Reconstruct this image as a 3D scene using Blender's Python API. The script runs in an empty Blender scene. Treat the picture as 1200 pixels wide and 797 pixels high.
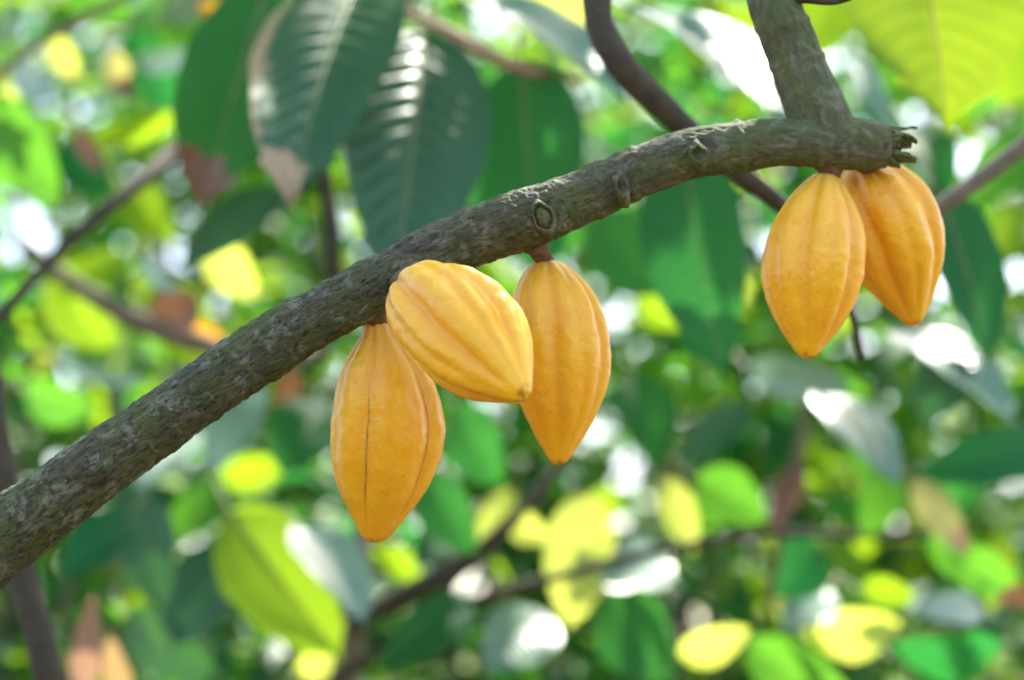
import bpy, math, random
from mathutils import Vector, Matrix, noise
R = math.radians
PI = math.pi
random.seed(11)

# ------------------------------------------------------------------ scene / camera
scn = bpy.context.scene
col = scn.collection
LENS, W0, H0 = 70.0, 1200.0, 797.0
CAM = Vector((0, 0, 1.6))
PITCH = R(10.5)
F = Vector((0, math.cos(PITCH), math.sin(PITCH)))
RT = Vector((1, 0, 0))
UP = Vector((0, -math.sin(PITCH), math.cos(PITCH)))
K = 36.0 / LENS / W0                      # metres per photo pixel at one metre
FOCUS = 1.46

cd = bpy.data.cameras.new('camera')
cam = bpy.data.objects.new('camera', cd); col.objects.link(cam)
cam.matrix_world = Matrix(((1, 0, 0, CAM.x), (0, UP.y, -F.y, CAM.y), (0, UP.z, -F.z, CAM.z), (0, 0, 0, 1)))
cd.lens = LENS; cd.sensor_width = 36; cd.clip_start = .05; cd.clip_end = 2000
cd.dof.use_dof = True; cd.dof.focus_distance = FOCUS; cd.dof.aperture_fstop = 2.5
scn.camera = cam

def P(x, y, d):
    return CAM + F * d + RT * ((x - 600) * K * d) + UP * ((398.5 - y) * K * d)
def px(p):
    v = p - CAM; d = v.dot(F)
    return (600 + v.dot(RT) / (K * d), 398.5 - v.dot(UP) / (K * d), d)

# ------------------------------------------------------------------ light
SUN_EL, SUN_AZ = R(56), R(24)             # behind the scene, a little to the right
S = Vector((math.sin(SUN_AZ) * math.cos(SUN_EL), math.cos(SUN_AZ) * math.cos(SUN_EL), math.sin(SUN_EL)))
w = bpy.data.worlds.new('World'); scn.world = w; w.use_nodes = True
nt = w.node_tree; bg = nt.nodes['Background']
sky = nt.nodes.new('ShaderNodeTexSky'); sky.sky_type = 'NISHITA'; sky.sun_disc = False
sky.sun_elevation = SUN_EL; sky.sun_rotation = SUN_AZ
sky.air_density = 1.0; sky.dust_density = 3.0; sky.ozone_density = 0.6
nt.links.new(sky.outputs[0], bg.inputs[0]); bg.inputs[1].default_value = 0.15
sl = bpy.data.lights.new('sun', 'SUN'); sl.energy = 3.6; sl.angle = R(.5); sl.color = (1, .95, .85)
so = bpy.data.objects.new('sun', sl); col.objects.link(so)
so.rotation_euler = S.to_track_quat('Z', 'Y').to_euler(); so.location = (3, 6, 9)

scn.view_settings.view_transform = 'Standard'; scn.view_settings.look = 'None'
scn.view_settings.gamma = 1; scn.view_settings.exposure = 2.15
cy = scn.cycles
cy.use_denoising = True
cy.max_bounces = 8; cy.diffuse_bounces = 4; cy.glossy_bounces = 3; cy.transmission_bounces = 4
cy.sample_clamp_indirect = 6; cy.caustics_reflective = False; cy.caustics_refractive = False

# ------------------------------------------------------------------ node helpers
def new_mat(name):
    m = bpy.data.materials.new(name); m.use_nodes = True
    m.node_tree.nodes.clear()
    return m, m.node_tree
class N:
    def __init__(s, t): s.t = t
    def __call__(s, typ, **kw):
        n = s.t.nodes.new(typ)
        ins = kw.pop('i', {})
        for k, v in kw.items(): setattr(n, k, v)
        for k, v in ins.items():
            if isinstance(v, bpy.types.NodeSocket): s.t.links.new(v, n.inputs[k])
            else: n.inputs[k].default_value = v
        return n
    def math(s, op, a, b=0.0, c=None):
        d = {0: a, 1: b}
        if c is not None: d[2] = c
        return s('ShaderNodeMath', operation=op, i=d).outputs[0]
    def ramp(s, v, pts, mode='LINEAR'):
        n = s('ShaderNodeValToRGB', i={0: v}); r = n.color_ramp; r.interpolation = mode
        while len(r.elements) < len(pts): r.elements.new(.5)
        for e, (p, c) in zip(r.elements, pts):
            e.position = p; e.color = (c, c, c, 1) if not hasattr(c, '__len__') else (*c[:3], 1)
        return n.outputs[0]
    def mix(s, f, a, b, mode='MIX'):
        n = s('ShaderNodeMix', data_type='RGBA', blend_type=mode)
        for k, v in ((0, f), (6, a), (7, b)):
            if isinstance(v, bpy.types.NodeSocket): s.t.links.new(v, n.inputs[k])
            else: n.inputs[k].default_value = (*v, 1) if hasattr(v, '__len__') and len(v) == 3 else v
        return n.outputs[2]
    def noise(s, vec, scale, detail=3, rough=.5, dist=0):
        return s('ShaderNodeTexNoise', i={'Vector': vec, 'Scale': scale, 'Detail': detail, 'Roughness': rough, 'Distortion': dist}).outputs[0]

# ---- leaf: waxy upper skin over a translucent blade, colour from the blade's own attribute
def leaf_material(name, detail):
    m, t = new_mat(name); n = N(t)
    out = n('ShaderNodeOutputMaterial')
    c = n('ShaderNodeAttribute', attribute_name='leafcol')
    uv = n('ShaderNodeUVMap', uv_map='UVMap')
    sep = n('ShaderNodeSeparateXYZ', i={0: uv.outputs[0]})
    u = n.math('ABSOLUTE', n.math('SUBTRACT', n.math('MULTIPLY', sep.outputs[0], 2), 1)); v = sep.outputs[1]
    mid = n.math('LESS_THAN', u, .045)
    geo = n('ShaderNodeNewGeometry')
    wob = n.math('MULTIPLY', n.noise(geo.outputs['Position'], 22, 2, .5), .03)
    k = n.math('MULTIPLY', n.math('SUBTRACT', n.math('ADD', v, wob), n.math('MULTIPLY', n.math('POWER', u, 1.25), .17)), 13)
    fr = n.math('ABSOLUTE', n.math('SUBTRACT', n.math('FRACT', k), .5))
    vein = n.math('MAXIMUM', mid, n.ramp(fr, [(0, 1), (.035, .7), (.09, 0)]))
    geo = n('ShaderNodeNewGeometry')
    blot = n.noise(geo.outputs['Position'], 14, 3, .6)
    base = n.mix(n.math('MULTIPLY', blot, .55), c.outputs[0], (.0, .02, .0), 'MIX')
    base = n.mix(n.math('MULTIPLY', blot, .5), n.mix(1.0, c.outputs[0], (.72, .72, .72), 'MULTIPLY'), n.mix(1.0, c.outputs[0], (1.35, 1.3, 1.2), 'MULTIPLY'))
    veined = n.mix(n.math('MULTIPLY', vein, .3), base, n.mix(1.0, base, (2.2, 1.7, 1.9), 'MULTIPLY'))
    trans = n.mix(1.0, n.mix(1.0, veined, n.mix(c.outputs['Alpha'], (1.5, 1.5, 1.4), (3.0, 2.4, .9)), 'MULTIPLY'), (.88, .88, .88), 'DARKEN')
    h = n.math('COSINE', n.math('MULTIPLY', k, 2 * PI))
    h = n.math('MULTIPLY', h, n.math('MULTIPLY', n.math('SUBTRACT', 1, u), .6))
    bmp = n('ShaderNodeBump', i={'Strength': .35 if detail else .25, 'Distance': .004, 'Height': h})
    pr = n('ShaderNodeBsdfPrincipled', i={'Base Color': veined, 'Roughness': n.math('MULTIPLY_ADD', c.outputs['Alpha'], .22, .32), 'IOR': 1.5, 'Normal': bmp.outputs[0], 'Specular IOR Level': n.math('MULTIPLY_ADD', c.outputs['Alpha'], -.75, .95)})
    tr = n('ShaderNodeBsdfTranslucent', i={'Color': trans})
    mx = n('ShaderNodeMixShader', i={0: n.math('MULTIPLY_ADD', c.outputs['Alpha'], .30, .12), 1: pr.outputs[0], 2: tr.outputs[0]})
    t.links.new(mx.outputs[0], out.inputs[0])
    return m
M_LEAF = leaf_material('leaf_blade', True)

def simple_mat(name, c, rough=.7, scale=40, var=.35, bump=.3):
    m, t = new_mat(name); n = N(t); out = n('ShaderNodeOutputMaterial')
    geo = n('ShaderNodeNewGeometry')
    f = n.noise(geo.outputs['Position'], scale, 5, .6)
    f2 = n.ramp(f, [(.3, 0), (.7, 1)])
    colr = n.mix(f2, tuple(x * (1 - var) for x in c), tuple(min(1, x * (1 + var)) for x in c))
    b = n('ShaderNodeBump', i={'Strength': bump, 'Distance': .004, 'Height': f})
    pr = n('ShaderNodeBsdfPrincipled', i={'Base Color': colr, 'Roughness': rough, 'Normal': b.outputs[0]})
    t.links.new(pr.outputs[0], out.inputs[0])
    return m
M_PETIOLE = simple_mat('leaf_stalk', (.22, .2, .07), .5)
M_TWIG = simple_mat('twig_bark', (.052, .041, .024), .85, 60)
M_TWIG_TAN = simple_mat('tan_twig_bark', (.42, .25, .17), .7, 60, .2)
M_TWIG_GREY = simple_mat('grey_twig_bark', (.16, .13, .085), .85, 60)
M_STALK = simple_mat('pod_stalk_bark', (.13, .08, .042), .8, 220, .45, .6)
M_MOSS = simple_mat('mossy_splinter', (.095, .105, .03), .9, 160, .6, .9)
M_PITH = simple_mat('dark_wood_core', (.035, .026, .015), .9, 160, .5, .9)
M_GROUND = simple_mat('leaf_litter', (.11, .085, .045), .9, 9, .6, .8)

# ---- bark
def bark_material():
    m, t = new_mat('cacao_bark'); n = N(t); out = n('ShaderNodeOutputMaterial')
    a = n('ShaderNodeAttribute', attribute_name='bk')
    co = a.outputs['Vector']
    sep = n('ShaderNodeSeparateXYZ', i={0: co})
    old = n('ShaderNodeMapRange', i={0: sep.outputs[2], 1: .45, 2: .85, 3: 1, 4: 0}).outputs[0]   # young smooth wood towards the fork
    st = n('ShaderNodeMapping', i={'Vector': co, 'Scale': (1, 1, .42)}).outputs[0]
    fine = n.noise(st, 330, 5, .65, .3)
    mid = n.noise(st, 120, 5, .62, .5)
    big = n.noise(co, 26, 4, .6, .3)
    lich = n.noise(co, 62, 5, .65, .6)
    moss = n.noise(st, 48, 6, .7, .8)
    vor = n('ShaderNodeTexVoronoi', feature='F1', i={'Vector': st, 'Scale': 210, 'Randomness': 1}).outputs[0]
    crack = n('ShaderNodeTexVoronoi', feature='DISTANCE_TO_EDGE', i={'Vector': n('ShaderNodeMapping', i={'Vector': co, 'Scale': (1, 1, .3)}).outputs[0], 'Scale': 150, 'Randomness': 1}).outputs[0]
    c = n.mix(n.ramp(mid, [(.34, 0), (.64, 1)]), (.036, .032, .02), (.135, .125, .08))
    c = n.mix(n.math('MULTIPLY', n.ramp(big, [(.4, 0), (.62, 1)]), .6), c, (.09, .10, .045))
    c = n.mix(n.math('MULTIPLY', n.ramp(moss, [(.44, 0), (.58, 1)]), .72), c, (.085, .115, .02))
    c = n.mix(n.math('MULTIPLY', n.ramp(lich, [(.52, 0), (.62, 1)]), n.math('MULTIPLY_ADD', old, .25, .3)), c, (.27, .265, .20))
    pit = n.math('MULTIPLY', n.ramp(fine, [(.38, 1), (.49, 0)]), n.math('MULTIPLY_ADD', old, .62, .28))
    c = n.mix(pit, c, (.03, .026, .016))
    cr = n.math('MULTIPLY', n.ramp(crack, [(0, 1), (.10, 0)]), n.math('MULTIPLY', n.ramp(big, [(.48, 0), (.6, 1)]), .3))
    c = n.mix(cr, c, (.028, .024, .016))
    wart = n.math('MULTIPLY', n.ramp(vor, [(.05, 1), (.32, 0)]), n.ramp(mid, [(.5, 0), (.62, 1)]))
    scar_shade = n('ShaderNodeAttribute', attribute_name='scar').outputs['Fac']  # dark scar wood together with shade painted into the knots
    c = n.mix(n.math('MULTIPLY', scar_shade, .6), c, (.022, .017, .011))
    h = n.math('ADD', n.math('MULTIPLY', fine, 1.0), n.math('MULTIPLY', mid, 1.3))
    h = n.math('SUBTRACT', h, n.math('MULTIPLY', cr, .5))
    h = n.math('ADD', h, n.math('MULTIPLY', wart, n.math('MULTIPLY', old, .35)))
    bs = n.math('MULTIPLY_ADD', old, .55, .45)
    b = n('ShaderNodeBump', i={'Strength': bs, 'Distance': .0035, 'Height': h})
    pr = n('ShaderNodeBsdfPrincipled', i={'Base Color': c, 'Roughness': .78, 'Normal': b.outputs[0]})
    pr.inputs['Specular IOR Level'].default_value = .3
    t.links.new(pr.outputs[0], out.inputs[0])
    return m
M_BARK = bark_material()

# ---- ripe pod skin
def pod_material(name, seam_dark):
    m, t = new_mat(name); n = N(t); out = n('ShaderNodeOutputMaterial')
    a = n('ShaderNodeAttribute', attribute_name='pd')          # x round the pod, y along it, z depth of furrow
    sep = n('ShaderNodeSeparateXYZ', i={0: a.outputs['Vector']})
    tc = n('ShaderNodeTexCoord'); ob = tc.outputs['Object']
    big = n.noise(ob, 22, 4, .55, .4); mid = n.noise(ob, 75, 5, .6, .3); fine = n.noise(ob, 420, 4, .6)
    c = n.mix(n.ramp(big, [(.3, 0), (.7, 1)]), (.90, .395, .003), (.93, .51, .007))
    pale = n.math('MULTIPLY', n.ramp(mid, [(.42, 0), (.62, 1)]), n.ramp(sep.outputs[1], [(0, .6), (.55, .25), (1, .1)]))
    c = n.mix(pale, c, (.94, .59, .06))
    c = n.mix(n.math('MULTIPLY', sep.outputs[2], .45), c, (.74, .27, .006))
    c = n.mix(n.ramp(sep.outputs[1], [(.0, .55), (.07, .22), (.18, 0)]), c, (.70, .36, .14))
    spk = n.ramp(n.noise(ob, 190, 3, .5), [(.66, 0), (.70, 1)])
    c = n.mix(n.math('MULTIPLY', spk, .2), c, (.30, .13, .02))
    seam = n('ShaderNodeAttribute', attribute_name='seam').outputs['Fac']
    brk = n.ramp(n.noise(ob, 40, 3, .6), [(.3, .15), (.5, 1)])
    c = n.mix(n.math('MULTIPLY', n.math('MULTIPLY', seam, brk), seam_dark), c, (.11, .05, .012))
    scar = n.math('MULTIPLY', n.ramp(sep.outputs[1], [(.962, 0), (.99, 1)]), n.ramp(n.noise(ob, 240, 3, .6), [(.46, 0), (.58, 1)]))
    c = n.mix(n.math('MULTIPLY', scar, .75), c, (.16, .08, .025))
    nick = n.ramp(n.noise(ob, 88, 2, .4), [(.715, 0), (.735, 1)])
    c = n.mix(n.math('MULTIPLY', nick, .16), c, (.4, .17, .03))
    h = n.math('ADD', n.math('MULTIPLY', mid, 1.6), n.math('MULTIPLY', fine, .35))
    b = n('ShaderNodeBump', i={'Strength': .34, 'Distance': .003, 'Height': h})
    pr = n('ShaderNodeBsdfPrincipled', i={'Base Color': c, 'Roughness': n.ramp(mid, [(.3, .3), (.7, .42)]), 'Normal': b.outputs[0]})
    pr.inputs['Specular IOR Level'].default_value = .5
    pr.inputs['Subsurface Weight'].default_value = .22
    pr.inputs['Subsurface Radius'].default_value = (1, .45, .08); pr.inputs['Subsurface Scale'].default_value = .006
    t.links.new(pr.outputs[0], out.inputs[0])
    return m
M_POD = pod_material('ripe_pod_skin', .35)
M_POD_SEAM = pod_material('ripe_pod_skin_with_dark_seams', .9)

# ------------------------------------------------------------------ object helpers
def link(name, verts, faces, mat, parent=None, smooth=True, origin=None):
    me = bpy.data.meshes.new(name)
    if origin is not None: verts = [Vector(v) - origin for v in verts]
    me.from_pydata([tuple(v) for v in verts], [], faces)
    me.materials.append(mat)
    if smooth: me.polygons.foreach_set('use_smooth', [True] * len(me.polygons))
    o = bpy.data.objects.new(name, me); col.objects.link(o)
    if parent is not None:
        o.parent = parent
        if origin is not None: o.location = origin - parent.location
    elif origin is not None: o.location = origin
    return o
def tag(o, label=None, cat=None, group=None, kind=None):
    if label: o['label'] = label
    if cat: o['category'] = cat
    if group: o['group'] = group
    if kind: o['kind'] = kind
    return o
def vec_attr(o, name, data):
    at = o.data.attributes.new(name, 'FLOAT_VECTOR', 'POINT')
    at.data.foreach_set('vector', [x for v in data for x in v])
def empty(name, loc):
    o = bpy.data.objects.new(name, None); col.objects.link(o); o.location = loc; o.empty_display_size = .05
    return o

def catmull(pts, n):
    """resample a list of tuples with a Catmull-Rom spline"""
    out = []; m = len(pts)
    for i in range(n):
        f = i / (n - 1) * (m - 1); k = min(int(f), m - 2); t = f - k
        p = [pts[max(0, min(m - 1, k + j))] for j in (-1, 0, 1, 2)]
        out.append(tuple(.5 * (2 * b + (c - a) * t + (2 * a - 5 * b + 4 * c - d) * t * t + (3 * b - a - 3 * c + d) * t ** 3)
                         for a, b, c, d in zip(*p)))
    return out
def tube(pts, nseg, nphi, disp=None, s0=0.0, cap=True):
    """pts: (Vector, radius) list -> verts, faces, straightened coordinates"""
    q = catmull([(*p, r) for p, r in pts], nseg)
    cen = [Vector(a[:3]) for a in q]; rad = [a[3] for a in q]
    verts, faces, bk = [], [], []
    tdir = (cen[1] - cen[0]).normalized()
    nrm = (-F - tdir * (-F).dot(tdir)).normalized()
    s = s0
    for i, c in enumerate(cen):
        if i: s += (c - cen[i - 1]).length
        td = (cen[min(i + 1, nseg - 1)] - cen[max(i - 1, 0)]).normalized()
        nrm = (nrm - td * nrm.dot(td)).normalized(); bn = td.cross(nrm)
        for j in range(nphi):
            ph = 2 * PI * j / nphi
            d = nrm * math.cos(ph) + bn * math.sin(ph)
            r = rad[i]; base = c + d * r
            if disp: r += disp(s, ph, r, base)
            verts.append(c + d * r); bk.append((.025 * math.cos(ph), .025 * math.sin(ph), s))
    for i in range(nseg - 1):
        for j in range(nphi):
            k = (j + 1) % nphi
            faces.append((i * nphi + j, i * nphi + k, (i + 1) * nphi + k, (i + 1) * nphi + j))
    if cap:
        for i, fl in ((0, True), (nseg - 1, False)):
            idx = [i * nphi + j for j in range(nphi)]
            verts.append(cen[i] + ((cen[i] - cen[i - 1]).normalized() * rad[i] * .25 if i else (cen[0] - cen[1]).normalized() * rad[0] * .25)); bk.append((0, 0, s))
            e = len(verts) - 1
            for j in range(nphi):
                k = (j + 1) % nphi
                faces.append((idx[k], idx[j], e) if fl else (idx[j], idx[k], e))
    return verts, faces, bk

def ppath(lst, rscale=1.0):
    """(x, y, depth, width in photo pixels) -> tube path"""
    return [(P(x, y, d), wd * .5 * K * d * rscale) for x, y, d, wd in lst]
def rough(amp, fr, seed):
    def f(s, ph, r, b):
        return amp * r * noise.noise(b * fr + Vector((seed, 0, 0)))
    return f

# ------------------------------------------------------------------ THE CACAO TREE: trunk, limb, upright limb, added shade crown
MAIN = [(-420, 900, 1.60, 124), (-250, 800, 1.56, 118), (-110, 715, 1.53, 102), (0, 634, 1.51, 88), (100, 559, 1.50, 77), (200, 484, 1.50, 71), (300, 417, 1.50, 71),
        (400, 356, 1.50, 68), (500, 301, 1.505, 67), (600, 262, 1.51, 70), (650, 245, 1.515, 70), (700, 224, 1.52, 62), (800, 184, 1.53, 60),
        (900, 168, 1.54, 58), (990, 169, 1.55, 60), (1038, 172, 1.555, 48)]
KNOTS = [  # photo px, size (m), height (m), ring
    ((638, 258, 1.49), .016, .004, False), ((727, 216, 1.495), .013, .002, False), ((815, 181, 1.51), .012, .002, False),
    ((113, 552, 1.47), .011, .006, False), ((318, 432, 1.475), .008, .0035, False), ((600, 262, 1.49), .012, .004, False), ((232, 480, 1.475), .007, .003, False)]
KP = []
for (x, y, d), sz, hh, ring in KNOTS: KP.append((P(x, y, d), sz, hh, ring))
RINGS = [(872, .0016), (962, .0014), (742, .0012), (700, .001)]
def bark_disp(s, ph, r, b):
    q = b * 30
    old = 1 if s < .55 else max(.45, 1 - (s - .55) * 1.4)
    v = .0017 * noise.fractal(q, 1.0, 2.0, 4) + old * (.0012 * noise.noise(b * 210) + .0009 * max(0, noise.noise(b * 330)))
    v += .0022 * noise.noise(b * 13 + Vector((7, 1, 3)))
    for p, sz, hh, ring in KP:
        dd = (b - p).length / sz
        if dd < 3:
            v += hh * math.exp(-dd * dd * .8)
            if ring: v += .0022 * math.exp(-((dd - 1.15) / .22) ** 2) - .0028 * math.exp(-(dd / .55) ** 2)
            else: v += .0018 * noise.noise(b * 420) * math.exp(-dd * dd * .4)
    X, Y, D = px(b)
    for xr, a in RINGS:
        u = (X - xr - (Y - 200) * .12 + 6 * noise.noise(b * 60)) / 5.0
        v += a * math.exp(-u * u) - .6 * a * math.exp(-((u - 1.6) / .7) ** 2)
    return v
tree = empty('cacao_tree', P(-470, 1500, 1.66))
tree.location.z = 0
tag(tree, 'cacao tree with the thick lichen-covered limb slanting across the picture and carrying the pods', 'tree')
BK = {}
def bark_tube(name, pts, nseg, nphi, disp, s0, parent, mat=M_BARK):
    v, f, bk = tube(pts, nseg, nphi, disp, s0)
    o = link(name, v, f, mat, parent, origin=Vector(parent.location) if parent else None)
    vec_attr(o, 'bk', bk)
    return o
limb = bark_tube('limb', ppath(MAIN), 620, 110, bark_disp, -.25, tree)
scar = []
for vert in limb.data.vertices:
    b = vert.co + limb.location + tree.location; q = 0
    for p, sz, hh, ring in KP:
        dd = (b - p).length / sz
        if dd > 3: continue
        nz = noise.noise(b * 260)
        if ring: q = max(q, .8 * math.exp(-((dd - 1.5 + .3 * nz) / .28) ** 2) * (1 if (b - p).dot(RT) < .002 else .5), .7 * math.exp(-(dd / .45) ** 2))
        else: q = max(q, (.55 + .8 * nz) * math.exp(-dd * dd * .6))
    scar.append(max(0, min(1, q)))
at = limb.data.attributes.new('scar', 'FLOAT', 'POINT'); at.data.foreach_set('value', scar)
limb['label'] = 'long slanting grey-brown limb with knots and moss'
def knot(x, y, d, ru, rv, prof, tilt, label):
    # an oval branch scar: (radius, height, darkness) profile turned about the axis towards the viewer's side of the limb
    c = P(x, y, d); e = -F; a1 = (RT * math.cos(R(tilt)) + UP * math.sin(R(tilt))); a2 = e.cross(a1)
    v, f, sc, bk = [], [], [], []
    n_ = 40; prof = catmull(prof, 30)
    for i, (q, h, dk) in enumerate(prof):
        for j in range(n_):
            ph = 2 * PI * j / n_
            nz = 1 + .26 * noise.noise(Vector((math.cos(ph) * 1.5 + x, math.sin(ph) * 1.5, y * .1)))
            p = c + a1 * (math.cos(ph) * ru * q * nz) + a2 * (math.sin(ph) * rv * q * nz)
            p += e * (h * (1 + .3 * noise.noise(p * 170)) + .0007 * noise.noise(p * 420))
            v.append(p); sc.append(max(0, min(1, dk * (.62 + .5 * math.cos(ph - 2.4)) + .35 * noise.noise(p * 300)))); bk.append((p.x + .2, p.z, p.y))  # darker on one side: a crescent of shade painted in
    for i in range(len(prof) - 1):
        for j in range(n_):
            k = (j + 1) % n_
            f.append((i * n_ + j, i * n_ + k, (i + 1) * n_ + k, (i + 1) * n_ + j))
    o = link('knot', v, f, M_BARK, limb, origin=Vector(tree.location)); o.location = (0, 0, 0)
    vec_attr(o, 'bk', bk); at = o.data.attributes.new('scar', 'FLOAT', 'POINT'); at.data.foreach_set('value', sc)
    o['label'] = label
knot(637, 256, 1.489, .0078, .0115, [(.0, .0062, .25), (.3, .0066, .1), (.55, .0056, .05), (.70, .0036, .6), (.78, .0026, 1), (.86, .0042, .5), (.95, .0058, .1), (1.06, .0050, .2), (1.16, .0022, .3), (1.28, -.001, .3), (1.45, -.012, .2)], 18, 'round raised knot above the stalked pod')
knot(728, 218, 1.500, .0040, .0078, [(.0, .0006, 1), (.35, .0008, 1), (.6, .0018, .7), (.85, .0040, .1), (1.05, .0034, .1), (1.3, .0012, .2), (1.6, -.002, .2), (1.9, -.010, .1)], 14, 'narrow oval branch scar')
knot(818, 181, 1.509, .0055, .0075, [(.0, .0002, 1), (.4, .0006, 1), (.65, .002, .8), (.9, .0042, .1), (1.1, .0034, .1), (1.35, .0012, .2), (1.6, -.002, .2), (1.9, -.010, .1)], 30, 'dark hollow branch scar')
up_pts = ppath([(976, 176, 1.552, 70), (960, 136, 1.555, 70), (940, 88, 1.56, 63), (921, 40, 1.565, 62), (908, 5, 1.57, 62), (893, -60, 1.58, 62), (870, -170, 1.6, 62), (830, -330, 1.66, 66)])
def up_disp(s, ph, r, b):
    X, Y, D = px(b)
    v = .0013 * noise.fractal(b * 34, 1, 2, 4) + .0016 * noise.noise(b * 15)
    for yr in (72, 25):
        u = (Y - yr + (X - 930) * .25 + 5 * noise.noise(b * 50)) / 5
        v += .0012 * math.exp(-u * u)
    dd = (b - P(893, 22, 1.55)).length / .006
    v += .004 * math.exp(-dd * dd)
    return v
upl = bark_tube('upright_limb', up_pts, 260, 80, up_disp, .95, tree)
tw = bark_tube('twig', ppath([(925, -6, 1.56, 18), (945, -2, 1.555, 14), (965, 1, 1.55, 11), (985, 0, 1.545, 9), (1010, -9, 1.53, 7)]), 40, 16, rough(.2, 60, 3), .9, tree, M_TWIG)
trunk_pts = [(Vector((tree.location.x - .05, tree.location.y + .02, -.1)), .085), (Vector((tree.location.x, tree.location.y, .35)), .062),
             (P(-560, 1060, 1.64), .052), (P(-420, 900, 1.60), .047)]
bark_tube('trunk', trunk_pts, 120, 48, lambda s, ph, r, b: .004 * noise.fractal(b * 20, 1, 2, 4), -1.2, tree)
# the broken end: torn bark flaps round a dark core
end_c = P(1040, 171, 1.555); ax = (P(1075, 178, 1.553) - P(1030, 171, 1.555)).normalized()
e1 = UP.copy(); e2 = ax.cross(e1).normalized(); e1 = e2.cross(ax).normalized()
vv, ff = [], []
def flap(c, dirn, wid, length, th, curl, rr):
    b = len(vv); n_ = 7
    side = dirn.cross(rr).normalized()
    for i in range(n_):
        t_ = i / (n_ - 1)
        ww = wid * (1 - .5 * t_ ** 1.6) * (1 + .35 * noise.noise(Vector((c.x * 900 + i * .7, c.z * 900, 0))))
        p = c + dirn * length * t_ + rr * curl * length * t_ * t_ + rr * .0012 * noise.noise(Vector((i * 1.3, c.x * 500, c.z * 500)))
        for sd, up_ in ((-1, 0), (1, 0), (.7, 1), (-.7, 1)):
            vv.append(p + side * ww * sd + rr * th * (up_ - .5) * (1 - .5 * t_))
    for i in range(n_ - 1):
        for j in range(4):
            k = (j + 1) % 4
            ff.append((b + i * 4 + j, b + i * 4 + k, b + i * 4 + 4 + k, b + i * 4 + 4 + j))
    ff.append((b + 3, b + 2, b + 1, b)); ff.append((b + n_ * 4 - 4, b + n_ * 4 - 3, b + n_ * 4 - 2, b + n_ * 4 - 1))
rnd = random.Random(5)
for i in range(17):
    a = 2 * PI * i / 17 + rnd.uniform(-.15, .15)
    rr = (e1 * math.cos(a) + e2 * math.sin(a))
    L = rnd.uniform(.010, .024) * (1.25 if math.cos(a) > .2 or math.cos(a) < -.5 else .8)
    flap(end_c - ax * .005 + rr * .0125, (ax + rr * rnd.uniform(-.12, .22)).normalized(), rnd.uniform(.0035, .0065), L, .0035, rnd.uniform(-.1, .12), rr)
for i in range(9):
    a = rnd.uniform(0, 2 * PI); q = rnd.uniform(.0, .009)
    rr = (e1 * math.cos(a) + e2 * math.sin(a))
    flap(end_c - ax * .003 + rr * q, (ax + rr * rnd.uniform(-.3, .5)).normalized(), rnd.uniform(.0025, .0045), rnd.uniform(.008, .02), .003, rnd.uniform(-.3, .3), rr)
be = link('broken_end', vv, ff, M_MOSS, limb, smooth=False, origin=Vector(tree.location))
be.location = (0, 0, 0)
be['label'] = 'torn mossy broken end of the limb'
v, f, _ = tube([(end_c - ax * .012, .013), (end_c + ax * .002, .0128), (end_c + ax * .005, .010), (end_c + ax * .006, .004)], 14, 24, rough(.25, 160, 2))
ce = link('wood_core', v, f, M_PITH, limb, origin=Vector(tree.location)); ce.location = (0, 0, 0)

# ------------------------------------------------------------------ PODS
def smooth_prof(t, pts):
    for i in range(len(pts) - 1):
        if t <= pts[i + 1][0]:
            break
    q = [pts[max(0, min(len(pts) - 1, i + j))] for j in (-1, 0, 1, 2)]
    (x0, y0), (x1, y1), (x2, y2), (x3, y3) = q
    h = (x2 - x1) or 1e-6; u = (t - x1) / h
    m1 = (y2 - y0) / ((x2 - x0) or 1e-6) * h; m2 = (y3 - y1) / ((x3 - x1) or 1e-6) * h
    return (2 * u ** 3 - 3 * u * u + 1) * y1 + (u ** 3 - 2 * u * u + u) * m1 + (-2 * u ** 3 + 3 * u * u) * y2 + (u ** 3 - u * u) * m2
PROF_NECK = [(0, .03), (.012, .19), (.035, .255), (.075, .30), (.13, .47), (.22, .73), (.33, .92), (.45, 1.0), (.55, 1.0), (.66, .93), (.77, .76), (.87, .53), (.94, .345), (.975, .235), (.992, .13), (1, .01)]
PROF_ROUND = [(0, .03), (.012, .25), (.04, .42), (.09, .60), (.17, .80), (.28, .94), (.40, 1.0), (.52, .985), (.64, .89), (.75, .72), (.85, .51), (.92, .335), (.965, .22), (.99, .12), (1, .01)]
PROF_MID = [(0, .03), (.012, .22), (.04, .35), (.09, .50), (.17, .70), (.28, .88), (.40, .98), (.52, 1.0), (.64, .92), (.75, .75), (.85, .54), (.92, .35), (.965, .23), (.99, .12), (1, .01)]
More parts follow.
